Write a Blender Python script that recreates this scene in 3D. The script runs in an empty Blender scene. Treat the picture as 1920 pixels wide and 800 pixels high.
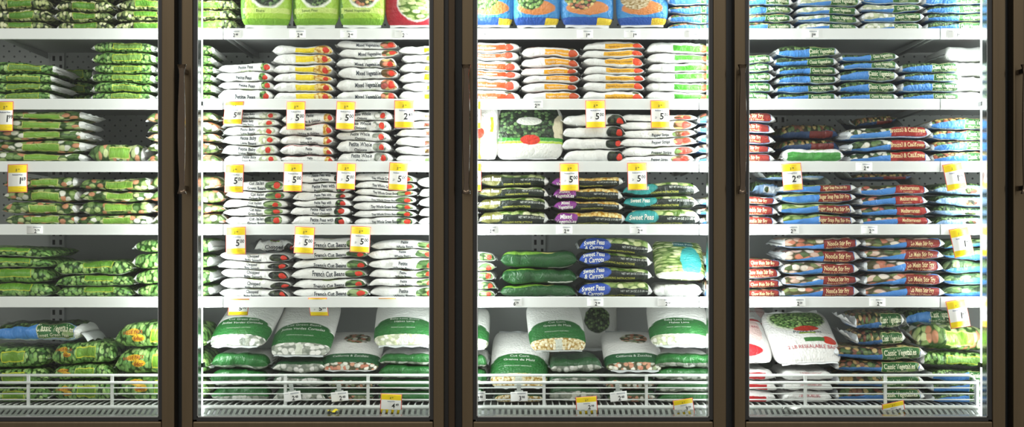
import bpy, math, random
import numpy as np
from mathutils import Vector

# ------------------------------------------------------------------ camera, world, light, exposure
SC = bpy.context.scene
COL = SC.collection
FPX, DCAM, VPX, VPY, ZC = 2312.0, 3.4, 960.0, 420.0, 1.12
cam_d = bpy.data.cameras.new('camera')
cam = bpy.data.objects.new('camera', cam_d)
COL.objects.link(cam)
cam.location = (0, -DCAM, ZC)
cam.rotation_euler = (math.pi / 2, 0, 0)
cam_d.sensor_width = 36
cam_d.lens = 36 * FPX / 1920
cam_d.shift_y = (VPY - 400) / 1920
cam_d.clip_end = 60
SC.camera = cam

world = bpy.data.worlds.new('store')
SC.world = world
world.use_nodes = True
world.node_tree.nodes['Background'].inputs[0].default_value = (1.0, 0.97, 0.92, 1)
world.node_tree.nodes['Background'].inputs[1].default_value = 0.46

for ax in (-1.5, 1.5):                              # the aisle's ceiling fluorescents
    l = bpy.data.lights.new('aisle_light', 'AREA')
    l.shape = 'RECTANGLE'; l.size = 2.4; l.size_y = 0.5; l.energy = 20; l.color = (1, .97, .9)
    o = bpy.data.objects.new('aisle_light', l); COL.objects.link(o)
    o.location = (ax, -2.6, 3.3)
    o.rotation_euler = (math.radians(38), 0, 0)

SC.view_settings.view_transform = 'Standard'
SC.view_settings.look = 'None'
SC.view_settings.gamma = 1
SC.view_settings.use_curve_mapping = False
SC.view_settings.exposure = 0.78
LAMP_W = 1.6        # each strip of the cabinet lamps

# ------------------------------------------------------------------ helpers
def W(px, py, d):
    """point behind the door plane (depth d in metres) that stands at this place of the photograph"""
    s = FPX / (DCAM + d)
    return (px - VPX) / s, d, ZC - (py - VPY) / s
def PX(n, d): return n * (DCAM + d) / FPX
def lin(h):
    if not isinstance(h, str): return tuple(h) + (1,)
    h = h.lstrip('#')
    c = [int(h[i:i + 2], 16) / 255 for i in (0, 2, 4)]
    return tuple(x / 12.92 if x <= .04045 else ((x + .055) / 1.055) ** 2.4 for x in c) + (1,)
def link(name, data, parent=None, loc=(0, 0, 0), rot=(0, 0, 0)):
    o = bpy.data.objects.new(name, data); COL.objects.link(o)
    o.location = loc; o.rotation_euler = rot
    if parent: o.parent = parent
    return o
def thing(name, label, cat, loc=(0, 0, 0), rot=(0, 0, 0), group=None):
    o = link(name, None, None, loc, rot)
    o.empty_display_size = .02
    o['label'] = label; o['category'] = cat
    if group: o['group'] = group
    return o
def mesh(name, verts, faces, mat, smooth=False, uv=None):
    me = bpy.data.meshes.new(name)
    verts = np.asarray(verts, dtype=np.float32)
    me.from_pydata(verts.tolist(), [], faces if isinstance(faces, list) else faces.tolist())
    if mat: me.materials.append(mat)
    if smooth: me.polygons.foreach_set('use_smooth', [True] * len(me.polygons))
    if uv is not None:
        lay = me.uv_layers.new(name='UVMap')
        idx = np.empty(len(me.loops), dtype=np.int32); me.loops.foreach_get('vertex_index', idx)
        lay.data.foreach_set('uv', np.asarray(uv, dtype=np.float32)[idx].ravel())
    me.update()
    return me
def box_geo(x0, x1, y0, y1, z0, z1):
    v = [(x, y, z) for z in (z0, z1) for y in (y0, y1) for x in (x0, x1)]
    f = [(0, 2, 3, 1), (4, 5, 7, 6), (0, 1, 5, 4), (2, 6, 7, 3), (0, 4, 6, 2), (1, 3, 7, 5)]
    return v, f
def boxes(lst):
    V, F = [], []
    for b in lst:
        v, f = box_geo(*b)
        F += [tuple(i + len(V) for i in q) for q in f]; V += v
    return V, F
def box(name, b, mat, parent=None, bevel=0):
    o = link(name, mesh(name, *box_geo(*b), mat), parent)
    if bevel:
        m = o.modifiers.new('bevel', 'BEVEL'); m.width = bevel; m.segments = 2
    return o
def tube_geo(path, r, n=8):
    """tube along a list of points"""
    P = [Vector(p) for p in path]
    V, F = [], []
    for i, p in enumerate(P):
        t = (P[min(i + 1, len(P) - 1)] - P[max(i - 1, 0)]).normalized()
        a = t.cross(Vector((0, 1, 0.01)))
        if a.length < .01: a = t.cross(Vector((1, 0, 0)))
        a.normalize(); b = t.cross(a)
        for k in range(n):
            w = 2 * math.pi * k / n
            V.append(tuple(p + a * r * math.cos(w) + b * r * math.sin(w)))
    for i in range(len(P) - 1):
        for k in range(n):
            F.append((i * n + k, i * n + (k + 1) % n, (i + 1) * n + (k + 1) % n, (i + 1) * n + k))
    F.append(tuple(range(n))[::-1]); F.append(tuple((len(P) - 1) * n + k for k in range(n)))
    return V, F

# ------------------------------------------------------------------ node materials
def nodes(name):
    m = bpy.data.materials.new(name); m.use_nodes = True
    nt = m.node_tree
    return m, nt, nt.nodes['Principled BSDF']
def N(nt, kind, **kw):
    n = nt.nodes.new(kind)
    for k, v in kw.items(): setattr(n, k, v)
    return n
def M(nt, op, a, b=None, c=None, clamp=False):
    n = nt.nodes.new('ShaderNodeMath'); n.operation = op; n.use_clamp = clamp
    for i, x in enumerate((a, b, c)):
        if x is None: continue
        if isinstance(x, (int, float)): n.inputs[i].default_value = x
        else: nt.links.new(x, n.inputs[i])
    return n.outputs[0]
def MIXC(nt, fac, a, b):
    n = nt.nodes.new('ShaderNodeMix'); n.data_type = 'RGBA'
    for s, x in ((0, fac), (6, a), (7, b)):
        if isinstance(x, (int, float)): n.inputs[s].default_value = x
        elif isinstance(x, tuple): n.inputs[s].default_value = x
        else: nt.links.new(x, n.inputs[s])
    return n.outputs[2]

def plain(name, col, rough=.5, metal=0., bump=0., bscale=40., spec=.5, vary=.08, stretch=(1, 1, 1)):
    m, nt, b = nodes(name)
    tc = N(nt, 'ShaderNodeTexCoord'); mp = N(nt, 'ShaderNodeMapping'); mp.inputs['Scale'].default_value = stretch
    nt.links.new(tc.outputs['Object'], mp.inputs[0])
    no = N(nt, 'ShaderNodeTexNoise'); no.inputs['Scale'].default_value = bscale; no.inputs['Detail'].default_value = 3
    nt.links.new(mp.outputs[0], no.inputs[0])
    c = lin(col)
    d = tuple(x * (1 - vary * 2) for x in c[:3]) + (1,)
    nt.links.new(MIXC(nt, no.outputs['Fac'], d, c), b.inputs['Base Color'])
    b.inputs['Roughness'].default_value = rough; b.inputs['Metallic'].default_value = metal
    b.inputs['Specular IOR Level'].default_value = spec
    if bump:
        bu = N(nt, 'ShaderNodeBump'); bu.inputs['Strength'].default_value = bump; bu.inputs['Distance'].default_value = .002
        nt.links.new(no.outputs['Fac'], bu.inputs['Height']); nt.links.new(bu.outputs[0], b.inputs['Normal'])
    return m

def mute(c, k=.74):
    g = .35 * c[0] + .55 * c[1] + .1 * c[2]
    return (g + (c[0] - g) * k + .03 * c[1], g + (c[1] - g) * k, g + (c[2] - g) * k, 1)
PAL = {   # name: (cell metres, stretch, gap colour, palette)
    'pea':    (.0088, 1.0, '#1f420c', ['#4f9420', '#7cbb38', '#64a82c', '#a4d65e']),
    'peadark': (.0070, 1.0, '#12260c', ['#33591c', '#4f7c2c', '#6c9a3e', '#27451a']),
    'sprout': (.0105, 1.0, '#1c2b10', ['#7f9a3e', '#b9c86c', '#dde2a2', '#5c7a2c']),
    'veg':    (.0105, 1.5, '#2c4a16', ['#6e9a34', '#a4c65a', '#e9eedd', '#dd8a4a', '#4d7d26', '#c3d680', '#86b040']),
    'carrot': (.0125, 1.3, '#3a4a1c', ['#d8692c', '#e9a668', '#f3f1e4', '#7da23e', '#55852a', '#eef0dc']),
    'mix':    (.0085, 1.2, '#3a3410', ['#e0b232', '#cf7a24', '#5c8c2c', '#ecd25a', '#bf4e22', '#86a83a']),
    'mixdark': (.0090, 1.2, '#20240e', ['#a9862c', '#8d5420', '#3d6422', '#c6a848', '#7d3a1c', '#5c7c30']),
    'bean':   (.0085, 3.2, '#27401a', ['#588a34', '#7fae4e', '#3b6a26', '#93b868']),
    'beanlt': (.0090, 2.6, '#4c6a20', ['#9cb84e', '#c3d27a', '#7fa23a', '#d8dfa0']),
    'leaf':   (.0075, 1.3, '#0c1a0a', ['#1d3d18', '#33642a', '#5f9440', '#142a10']),
    'darkleaf': (.0110, 1.5, '#0a120a', ['#17281a', '#26381f', '#3c4a2c', '#10180f']),
    'corn':   (.0085, 1.0, '#b08c40', ['#f0e2a8', '#e4cd80', '#f6eec8']),
    'yellowcorn': (.0080, 1.2, '#c08a1c', ['#f3cf3a', '#f7e27a', '#eab92a']),
    'pepper': (.0110, 2.4, '#56401c', ['#cf4a2c', '#6c9a36', '#e4b84a', '#e27a44', '#b83822']),
    'lima':   (.0110, 1.2, '#b4bc9c', ['#e7ecd2', '#c9d8a0', '#f1f3e6']),
    'stir':   (.0095, 2.0, '#2a1c10', ['#8a5a34', '#3f5f28', '#dccdaa', '#b9582e', '#2c3c1c', '#c9a070']),
    'noodle': (.0100, 2.2, '#4a4422', ['#e8c9b4', '#d96f3c', '#f0e2cc', '#7c8c3a', '#4c6a2a', '#e5b59a']),
    'broc':   (.0105, 1.2, '#1f2d14', ['#3d6426', '#ecebd8', '#5f8636', '#dcdcc2', '#2c4a1c']),
    'tomato': (.0105, 1.6, '#2a2a14', ['#c94e2c', '#3d5c24', '#e28a4c', '#d9d2b0', '#5f7a34']),
    'frost':  (.0120, 1.6, '#7c8478', ['#d8dcd2', '#b4bcae', '#eceee8', '#98a290']),
    'carrotdice': (.0110, 1.3, '#4a4a2c', ['#cf7040', '#e6e6d6', '#8aa068', '#c2c8b4', '#d88c5c']),
    'rice':   (.0040, 2.0, '#a08450', ['#d9c48e', '#c8ae72', '#e6d7ac']),
}
def print_mat(name, sx, sy, base, layers, rough=.30, crinkle=.5, wob=1.):
    """film printed with a stack of (mask, fill) layers over (p, q) print coordinates"""
    m, nt, b = nodes(name)
    L = nt.links
    tc = N(nt, 'ShaderNodeTexCoord'); oi = N(nt, 'ShaderNodeObjectInfo')
    sep = N(nt, 'ShaderNodeSeparateXYZ'); L.new(tc.outputs['UV'], sep.inputs[0])
    met = N(nt, 'ShaderNodeCombineXYZ')
    L.new(M(nt, 'MULTIPLY_ADD', sep.outputs[0], sx, M(nt, 'MULTIPLY', oi.outputs['Random'], 3.0)), met.inputs[0])
    L.new(M(nt, 'MULTIPLY_ADD', sep.outputs[1], sy, M(nt, 'MULTIPLY', oi.outputs['Random'], 1.7)), met.inputs[1])
    wn = N(nt, 'ShaderNodeTexNoise'); wn.noise_dimensions = '2D'; wn.inputs['Scale'].default_value = 55; wn.inputs['Detail'].default_value = 1
    L.new(met.outputs[0], wn.inputs[0])
    wsep = N(nt, 'ShaderNodeSeparateXYZ'); L.new(wn.outputs['Color'], wsep.inputs[0])
    wp, wq = .004 * wob, .0014 * wob
    P = M(nt, 'ADD', sep.outputs[0], M(nt, 'MULTIPLY', M(nt, 'SUBTRACT', wsep.outputs[0], .5), wp / sx * 2))
    Q = M(nt, 'ADD', sep.outputs[1], M(nt, 'MULTIPLY', M(nt, 'SUBTRACT', wsep.outputs[1], .5), wq / sy * 2))
    cache, heights = {}, []
    def fill(f):
        if isinstance(f, tuple) or f.startswith('#'): return mute(lin(f), 1.0 if f != '#6b9c38' else .9)
        if f in cache: return cache[f]
        cell, st, gap, pal = PAL[f]
        sc = N(nt, 'ShaderNodeVectorMath', operation='MULTIPLY'); L.new(met.outputs[0], sc.inputs[0])
        sc.inputs[1].default_value = (1 / cell / st, 1 / cell, 0)
        vo = N(nt, 'ShaderNodeTexVoronoi'); vo.voronoi_dimensions = '2D'; L.new(sc.outputs[0], vo.inputs['Vector'])
        vo.inputs['Scale'].default_value = 1
        cs = N(nt, 'ShaderNodeSeparateXYZ'); L.new(vo.outputs['Color'], cs.inputs[0])
        rp = N(nt, 'ShaderNodeValToRGB'); rp.color_ramp.interpolation = 'CONSTANT'
        el = rp.color_ramp.elements
        while len(el) < len(pal): el.new(.5)
        for i, c in enumerate(pal): el[i].position = i / len(pal); el[i].color = mute(lin(c))
        L.new(cs.outputs[0], rp.inputs[0])
        fac = M(nt, 'MULTIPLY', M(nt, 'SUBTRACT', vo.outputs['Distance'], .40), 4.5, clamp=True)
        out = MIXC(nt, fac, rp.outputs[0], lin(gap))
        heights.append(vo.outputs['Distance'])
        cache[f] = out
        return out
    cur = fill(base)
    for mask, f in layers:
        if mask[0] == 'r':
            _, p0, p1, q0, q1 = mask
            dp = M(nt, 'SUBTRACT', (p1 - p0) / 2, M(nt, 'ABSOLUTE', M(nt, 'SUBTRACT', P, (p0 + p1) / 2)))
            dq = M(nt, 'SUBTRACT', (q1 - q0) / 2, M(nt, 'ABSOLUTE', M(nt, 'SUBTRACT', Q, (q0 + q1) / 2)))
            fac = M(nt, 'MULTIPLY', M(nt, 'MINIMUM', M(nt, 'MULTIPLY', dp, sx), M(nt, 'MULTIPLY', dq, sy)), 2200, clamp=True)
        elif mask[0] == 'e':
            _, pc, qc, rp_, rq = mask
            a = M(nt, 'DIVIDE', M(nt, 'SUBTRACT', P, pc), rp_); c = M(nt, 'DIVIDE', M(nt, 'SUBTRACT', Q, qc), rq)
            rr = M(nt, 'ADD', M(nt, 'MULTIPLY', a, a), M(nt, 'MULTIPLY', c, c))
            fac = M(nt, 'MULTIPLY', M(nt, 'SUBTRACT', 1, rr), 6, clamp=True)
        elif mask[0] == 'd':                                   # q above a slanted line q0 + k*p
            _, q0, k = mask
            fac = M(nt, 'MULTIPLY', M(nt, 'SUBTRACT', Q, M(nt, 'MULTIPLY_ADD', P, k, q0)), sy * 2200, clamp=True)
        cur = MIXC(nt, fac, cur, fill(f))
    if isinstance(cur, tuple): b.inputs['Base Color'].default_value = cur
    else: L.new(cur, b.inputs['Base Color'])
    b.inputs['Roughness'].default_value = rough
    b.inputs['Specular IOR Level'].default_value = .5
    no = N(nt, 'ShaderNodeTexNoise'); no.noise_dimensions = '2D'; no.inputs['Scale'].default_value = 70; no.inputs['Detail'].default_value = 4
    no.inputs['Distortion'].default_value = 1.2
    L.new(met.outputs[0], no.inputs[0])
    h = M(nt, 'MULTIPLY', no.outputs['Fac'], 1.0)
    if heights: h = M(nt, 'SUBTRACT', h, M(nt, 'MULTIPLY', heights[0], .45))
    bu = N(nt, 'ShaderNodeBump'); bu.inputs['Strength'].default_value = crinkle; bu.inputs['Distance'].default_value = .006
    L.new(h, bu.inputs['Height']); L.new(bu.outputs[0], b.inputs['Normal'])
    return m

INK = {}
def ink(hexc):
    if hexc not in INK: INK[hexc] = plain('ink ' + hexc, hexc, .5, vary=.02)
    return INK[hexc]

MAT = dict(
    bronze=plain('bronze anodised metal', '#5f5341', .32, .9, .12, 60, vary=.12, stretch=(1, 1, .03)),
    bronze2=plain('dark bronze metal', '#43382c', .3, .9, .1, 60, vary=.15, stretch=(1, 1, .03)),
    rubber=plain('black rubber gasket', '#0b0b0c', .55),
    jamb=plain('grey coated jamb', '#24282a', .45, .2),
    chrome=plain('bright metal edge', '#b9bdbd', .22, .95),
    handle=plain('polished bronze handle', '#564b40', .2, .95, vary=.1),
    white=plain('white enamel', '#f3f5f4', .35, vary=.01),
    rail=plain('white price rail plastic', '#f6f8f7', .4, vary=.01),
    wire=plain('white coated wire', '#e4e7e4', .35, vary=.02),
    deck=plain('grey shelf steel', '#c9cccb', .4, .1, vary=.04),
    grille=plain('light grey grille steel', '#8f948e', .4, .3, vary=.06),
    dark=plain('dark plenum', '#1b1e1a', .7),
    seal=plain('white film', '#eef0f0', .38, 0, .5, 90, vary=.03),
    sealclear=plain('greyish clear film', '#c3c8c9', .25, 0, .6, 90, vary=.1),
    card=plain('white tag card', '#f4f5f2', .4, vary=.01),
    clip=plain('clear plastic clip', '#b7beba', .25, vary=.05),
    floor=plain('store floor tile', '#b8b2a6', .35, vary=.08, bscale=4),
    base=plain('kick plate', '#4a4038', .4, .6),
)
def glass_mat():
    m, nt, b = nodes('door glass'); nt.nodes.remove(b)
    out = nt.nodes['Material Output']
    tr = N(nt, 'ShaderNodeBsdfTransparent'); tr.inputs[0].default_value = (.965, .98, .975, 1)
    gl = N(nt, 'ShaderNodeBsdfGlossy'); gl.inputs['Roughness'].default_value = .02
    fr = N(nt, 'ShaderNodeFresnel'); fr.inputs[0].default_value = 1.25
    mx = N(nt, 'ShaderNodeMixShader')
    nt.links.new(fr.outputs[0], mx.inputs[0]); nt.links.new(tr.outputs[0], mx.inputs[1]); nt.links.new(gl.outputs[0], mx.inputs[2])
    nt.links.new(mx.outputs[0], out.inputs[0])
    return m
MAT['glass'] = glass_mat()
def lamp_mat():
    m, nt, b = nodes('lamp diffuser')
    b.inputs['Base Color'].default_value = (.9, .9, .9, 1)
    b.inputs['Emission Color'].default_value = (.95, 1, .98, 1); b.inputs['Emission Strength'].default_value = 2.2
    return m
MAT['lamp'] = lamp_mat()
def peg_mat():
    """grey liner with rows of small punched holes, every other row offset"""
    m, nt, b = nodes('perforated grey liner')
    L = nt.links
    tc = N(nt, 'ShaderNodeTexCoord'); sep = N(nt, 'ShaderNodeSeparateXYZ'); L.new(tc.outputs['Object'], sep.inputs[0])
    S = .034
    row = M(nt, 'FLOOR', M(nt, 'DIVIDE', sep.outputs[2], S / 2))
    odd = M(nt, 'MODULO', M(nt, 'ADD', row, 1000), 2)
    fx = M(nt, 'SUBTRACT', M(nt, 'FRACT', M(nt, 'ADD', M(nt, 'DIVIDE', sep.outputs[0], S), M(nt, 'MULTIPLY', odd, .5))), .5)
    fz = M(nt, 'MULTIPLY', M(nt, 'SUBTRACT', M(nt, 'FRACT', M(nt, 'DIVIDE', sep.outputs[2], S / 2)), .5), .5)
    r = M(nt, 'SQRT', M(nt, 'ADD', M(nt, 'MULTIPLY', fx, fx), M(nt, 'MULTIPLY', fz, fz)))
    fac = M(nt, 'MULTIPLY', M(nt, 'SUBTRACT', .115, r), 30, clamp=True)
    fac = M(nt, 'MULTIPLY', fac, M(nt, 'GREATER_THAN', sep.outputs[2], ZC - .02))      # the lower panels are not punched
    L.new(MIXC(nt, fac, lin('#b4b8b6'), lin('#565a5a')), b.inputs['Base Color'])
    b.inputs['Roughness'].default_value = .5; b.inputs['Metallic'].default_value = .2
    return m
MAT['peg'] = peg_mat()

# ------------------------------------------------------------------ lettering
TXT = {}
def text_geo(s, bold=False):
    key = (s, bold)
    if key in TXT: return TXT[key]
    cu = bpy.data.curves.new('lettering', 'FONT'); cu.body = s; cu.size = 1; cu.resolution_u = 2
    if bold: cu.offset = .022
    o = bpy.data.objects.new('lettering', cu); COL.objects.link(o)
    dg = bpy.context.evaluated_depsgraph_get(); dg.update()
    me = o.evaluated_get(dg).to_mesh()
    V = np.array([v.co[:2] for v in me.vertices]).reshape(-1, 2)
    F = [tuple(p.vertices) for p in me.polygons]
    o.evaluated_get(dg).to_mesh_clear()
    bpy.data.objects.remove(o); bpy.data.curves.remove(cu)
    V = V / .73                                    # capital height becomes 1
    if len(V): V[:, 0] -= V[:, 0].min()
    TXT[key] = (V, F, V[:, 0].max() if len(V) else 0)
    return TXT[key]
def text_layout(items):
    """items: (string, x, y, capital height, anchor, bold, shear, widthscale) in flat metres -> verts, faces"""
    VV, FF, n = [], [], 0
    for s, x, y, h, anchor, bold, shear, ws in items:
        V, F, w = text_geo(s, bold)
        v = V.copy(); v[:, 0] = v[:, 0] * ws + v[:, 1] * shear; v *= h
        ww = w * ws * h
        v[:, 0] += x - (ww / 2 if anchor == 'c' else ww if anchor == 'r' else 0)
        v[:, 1] += y - h / 2
        VV.append(v); FF += [tuple(i + n for i in f) for f in F]; n += len(v)
    return np.concatenate(VV), FF

# ------------------------------------------------------------------ the cabinet
STILES = [(-186, 327), (340, 853), (866, 1362), (1377, 1886), (1900, 2412)]     # each door's outer edges in the photo
ORD = ['first', 'second', 'third', 'fourth', 'fifth', 'sixth']
Z_TOP, Z_BOT = 1.98, .44
BACK = .56
zg_bot = W(0, 787, 0)[2]
floor_o = box('floor', (-6, 6, -7, .9, -.05, 0), MAT['floor']); floor_o['kind'] = 'structure'
wl = link('wall_back', mesh('wall_back', *box_geo(-3.2, 3.2, BACK, BACK + .05, .3, 2.1), MAT['peg'])); wl['kind'] = 'structure'
for nm, b, m in (('wall_left', (-1.75, -1.70, .03, BACK, .3, 2.1), 'deck'), ('wall_right', (2.2, 2.25, .03, BACK, .3, 2.1), 'deck'),
                 ('ceiling', (-3.2, 3.2, .03, BACK, 2.0, 2.1), 'deck')):
    o = box(nm, b, MAT[m]); o['kind'] = 'structure'
o = box('trim_1', (-3.2, 3.2, -.02, BACK, Z_TOP + .02, 2.45), MAT['bronze']); o['kind'] = 'structure'
o = box('trim_2', (-3.2, 3.2, -.03, BACK, 0.0, Z_BOT - .01), MAT['base']); o['kind'] = 'structure'

def freezer_door(k, x0, x1):
    a, b = W(x0, 0, 0)[0], W(x1, 0, 0)[0]
    t = thing('freezer_door', ORD[k] + ' glass freezer door in a bronze frame' + (', cut by the picture edge' if k in (0, 4) else ', counted along the cabinet'), 'freezer door', (a, 0, Z_BOT))
    w = b - a; h = Z_TOP - Z_BOT; gb = zg_bot - Z_BOT
    sl, sr = .031, .036                       # stile faces
    if k == 1: sr = .060
    box('stile', (0, sl, 0, .04, 0, h), MAT['bronze'], t, .004)
    if k == 1:
        box('stile', (w - sr, w - .030, 0, .04, 0, h), MAT['bronze'], t, .004)
        box('stile', (w - .018, w, 0, .036, 0, h), MAT['bronze2'], t, .003)
        box('gasket', (w - .030, w - .018, .016, .04, 0, h), MAT['rubber'], t)
    else:
        box('stile', (w - sr, w, 0, .04, 0, h), MAT['bronze'], t, .004)
    box('rail', (sl, w - sr, 0, .04, 0, gb - .004), MAT['bronze'], t, .004)
    box('rail', (sl, w - sr, 0, .04, h - .05, h), MAT['bronze'], t, .004)
    g = .010
    fr = boxes([(sl, sl + g, .006, .044, gb, h - .05), (w - sr - g, w - sr, .006, .044, gb, h - .05), (sl + g, w - sr - g, .006, .044, gb - .004, gb + .006)])
    link('gasket', mesh('gasket', *fr, MAT['rubber']), t)
    e = .0025
    cr = boxes([(sl + g, sl + g + e, .010, .044, gb + .006, h - .05), (w - sr - g - e, w - sr - g, .010, .044, gb + .006, h - .05), (sl + g, w - sr - g, .010, .044, gb + .006, gb + .009)])
    link('glazing_bead', mesh('glazing_bead', *cr, MAT['chrome']), t)
    box('glass_pane', (sl + g * .5, w - sr - g * .5, .020, .025, gb, h - .05), MAT['glass'], t)
    # the waisted pull handle, hinged side apart: near the first stile, standing off the frame
    zt, zb = W(0, 125, 0)[2] - Z_BOT, W(0, 364, 0)[2] - Z_BOT
    n = 26; hx = .014; V, F = [], []
    for i in range(n + 1):
        s = i / n; z = zb + (zt - zb) * s
        u = abs(2 * s - 1)
        hw = .0068 + .0040 * math.cos(u * 1.85) + (.0075 * max(0, (u - .86) / .14) ** 1.4)
        y = -.052 + .004 * u * u
        for (dx, dy) in ((-hw, .002), (-hw * .8, -.004), (0, -.0015), (hw * .8, -.004), (hw, .002), (hw * .5, .007), (-hw * .5, .007)):
            V.append((hx + dx, y + dy, z))
    for i in range(n):
        for q in range(7):
            F.append((i * 7 + q, i * 7 + (q + 1) % 7, (i + 1) * 7 + (q + 1) % 7, (i + 1) * 7 + q))
    F += [tuple(range(7)), tuple(n * 7 + q for q in range(7))[::-1]]
    hb = link('handle', mesh('handle', V, F, MAT['handle'], True), t)
    for z in (zt - .016, zb + .016):
        box('handle_mount', (hx - .006, hx + .006, -.047, 0, z - .007, z + .007), MAT['handle'], hb, .002)
    return t
for k, (x0, x1) in enumerate(STILES): freezer_door(k, x0, x1)

MULL = [(STILES[i][1] + STILES[i + 1][0]) / 2 for i in range(4)]
def cabinet_lamp(k, px, w1=.047):
    x = W(px, 0, 0)[0]
    t = thing('cabinet_lamp', 'upright white strip light on the post between the ' + ORD[k] + ' and ' + ORD[k + 1] + ' doors', 'strip light', (x, 0, Z_BOT))
    h = Z_TOP - Z_BOT
    box('post', (-.047, .047, .0448, .072, 0, h), MAT['jamb'], t)
    box('diffuser', (-.047, .047, .072, .095, .02, h - .02), MAT['lamp'], t, .006)
    for z in (W(0, 195, .09)[2] - Z_BOT, W(0, 683, .09)[2] - Z_BOT):
        box('clip', (-.051, .051, 0.071, .097, z - .006, z + .006), MAT['jamb'], t)
    for sgn in (-1, 1):
        l = bpy.data.lights.new('strip_lamp', 'AREA'); l.shape = 'RECTANGLE'; l.size = .03; l.size_y = 1.20
        l.energy = LAMP_W; l.color = (.95, 1.0, .975)
        lo = link('strip_lamp', l, t, (sgn * .053, .085, h - .64))
        lo.rotation_euler = Vector((sgn * .92, .40, 0)).to_track_quat('-Z', 'Y').to_euler()
    return t
for k, px in enumerate(MULL): cabinet_lamp(k, px)

# shelves: deck, price rail, brackets ------------------------------------------------
RF = .105                                         # rail front depth
LIP = [(53, 73), (185, 205), (302, 322), (420, 440), (556, 576)]
JOINT = [-475, -28, 418, 865, 1311, 1763, 2210]
SHELF_Z = []
for r, (yt, yb) in enumerate(LIP):
    zt, zb = W(0, yt, RF)[2], W(0, yb, RF)[2]
    SHELF_Z.append(zt - .004)
    for j in range(1, 6):
        xa, xb = W(JOINT[j], 0, RF)[0], W(JOINT[j + 1], 0, RF)[0]
        t = thing('freezer_shelf', ORD[r] + ' white shelf from the top, ' + ORD[j - 1] + ' section with price rail', 'shelf', (xa, RF, zb), group='shelves of the freezer')
        w = xb - xa; g = .0016
        box('price_rail', (g, w - g, 0, .009, 0, zt - zb), MAT['rail'], t, .0012)
        box('deck', (g, w - g, .009, BACK - RF - .02, zt - zb - .009, zt - zb - .004), MAT['deck'], t)
        for bx in (.008, w - .012):
            v = [(bx + e, y, z) for e in (0, .004) for (y, z) in ((.012, .014), (.012, zt - zb - .0095), (BACK - RF - .01, zt - zb - .0095), (BACK - RF - .01, .004))]
            f = [(0, 1, 2, 3), (7, 6, 5, 4), (0, 4, 5, 1), (1, 5, 6, 2), (2, 6, 7, 3), (3, 7, 4, 0)]
            link('bracket', mesh('bracket', v, f, MAT['deck']), t)
# uprights with slots on the back liner
for k, px in enumerate((110, 560, 1010, 1460, 1905)):
    x = W(px, 0, BACK)[0]
    t = thing('shelf_upright', ORD[k] + ' slotted steel upright on the back liner', 'upright', (x, BACK, .5))
    box('channel', (-.022, .022, -.012, 0, 0, 1.45), MAT['deck'], t)
    V, F = boxes([(sx - .004, sx + .004, -.0135, -.012, z, z + .016) for sx in (-.011, .011) for z in np.arange(.05, 1.42, .028)])
    so = link('slots', mesh('slots', V, F, MAT['dark']), t); so['kind'] = 'stuff'

# floor of the cabinet, wire fence, air grille ----------------------------------------
FZ = W(0, 757, .11)[2]
o = thing('bottom_deck', 'white wire deck under the bulk bags', 'wire deck', (0, 0, FZ))
box('tray', (-1.69, 2.19, .118, BACK - .003, -.03, -.010), MAT['deck'], o)
wm = mesh('deck_wire', *tube_geo([(0, .120, 0), (0, BACK - .01, 0)], .0022, 6), MAT['wire'], True)
for i, px in enumerate(np.arange(-120, 2040, 13.0)):
    link('deck_wire', wm, o, (W(px, 0, .11)[0], 0, -.004))
FENCE = [('first', -170, 372, [-100, 53, 210]), ('second', 374, 858, [535, 690, 845]), ('third', 862, 1346, [1020, 1212]), ('fourth', 1352, 1832, [1510, 1660])]
for nm, x0, x1, posts in FENCE:
    d = .108
    t = thing('wire_fence', 'low white wire fence along the bottom deck of the ' + nm + ' door', 'wire fence', (0, d, 0))
    xa, xb = W(x0, 0, d)[0], W(x1, 0, d)[0]
    zz = lambda y: W(0, y, d)[2]
    end = nm == 'fourth'
    top = [(xa, .012, zz(704)), (xb, .012, zz(704))]
    if end: top = [(xa, .012, zz(704)), (xb - .02, .012, zz(704)), (xb - .007, .012, zz(707)), (xb, .012, zz(716)), (xb, .012, zz(755))]
    link('top_rail', mesh('top_rail', *tube_geo(top, .0042), MAT['wire'], True), t)
    link('second_rail', mesh('second_rail', *tube_geo([(xa, -.004, zz(716.5)), (xb, -.004, zz(716.5))], .0042), MAT['wire'], True), t)
    for y in (727, 738, 749):
        link('wire', mesh('wire', *tube_geo([(xa, .004, zz(y)), (xb, .004, zz(y))], .0019, 6), MAT['wire'], True), t)
    for px in posts:
        x = W(px, 0, d)[0]
        box('post', (x - .0045, x + .0045, -.002, .004, zz(764), zz(703)), MAT['wire'], t, .001)
    if end: box('post', (xb - .004, xb + .005, -.004, .006, zz(768), zz(712)), MAT['wire'], t, .001)
    box('bottom_bar', (xa, xb, -.008, .006, zz(768), zz(759)), MAT['wire'], t, .003)
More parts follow.
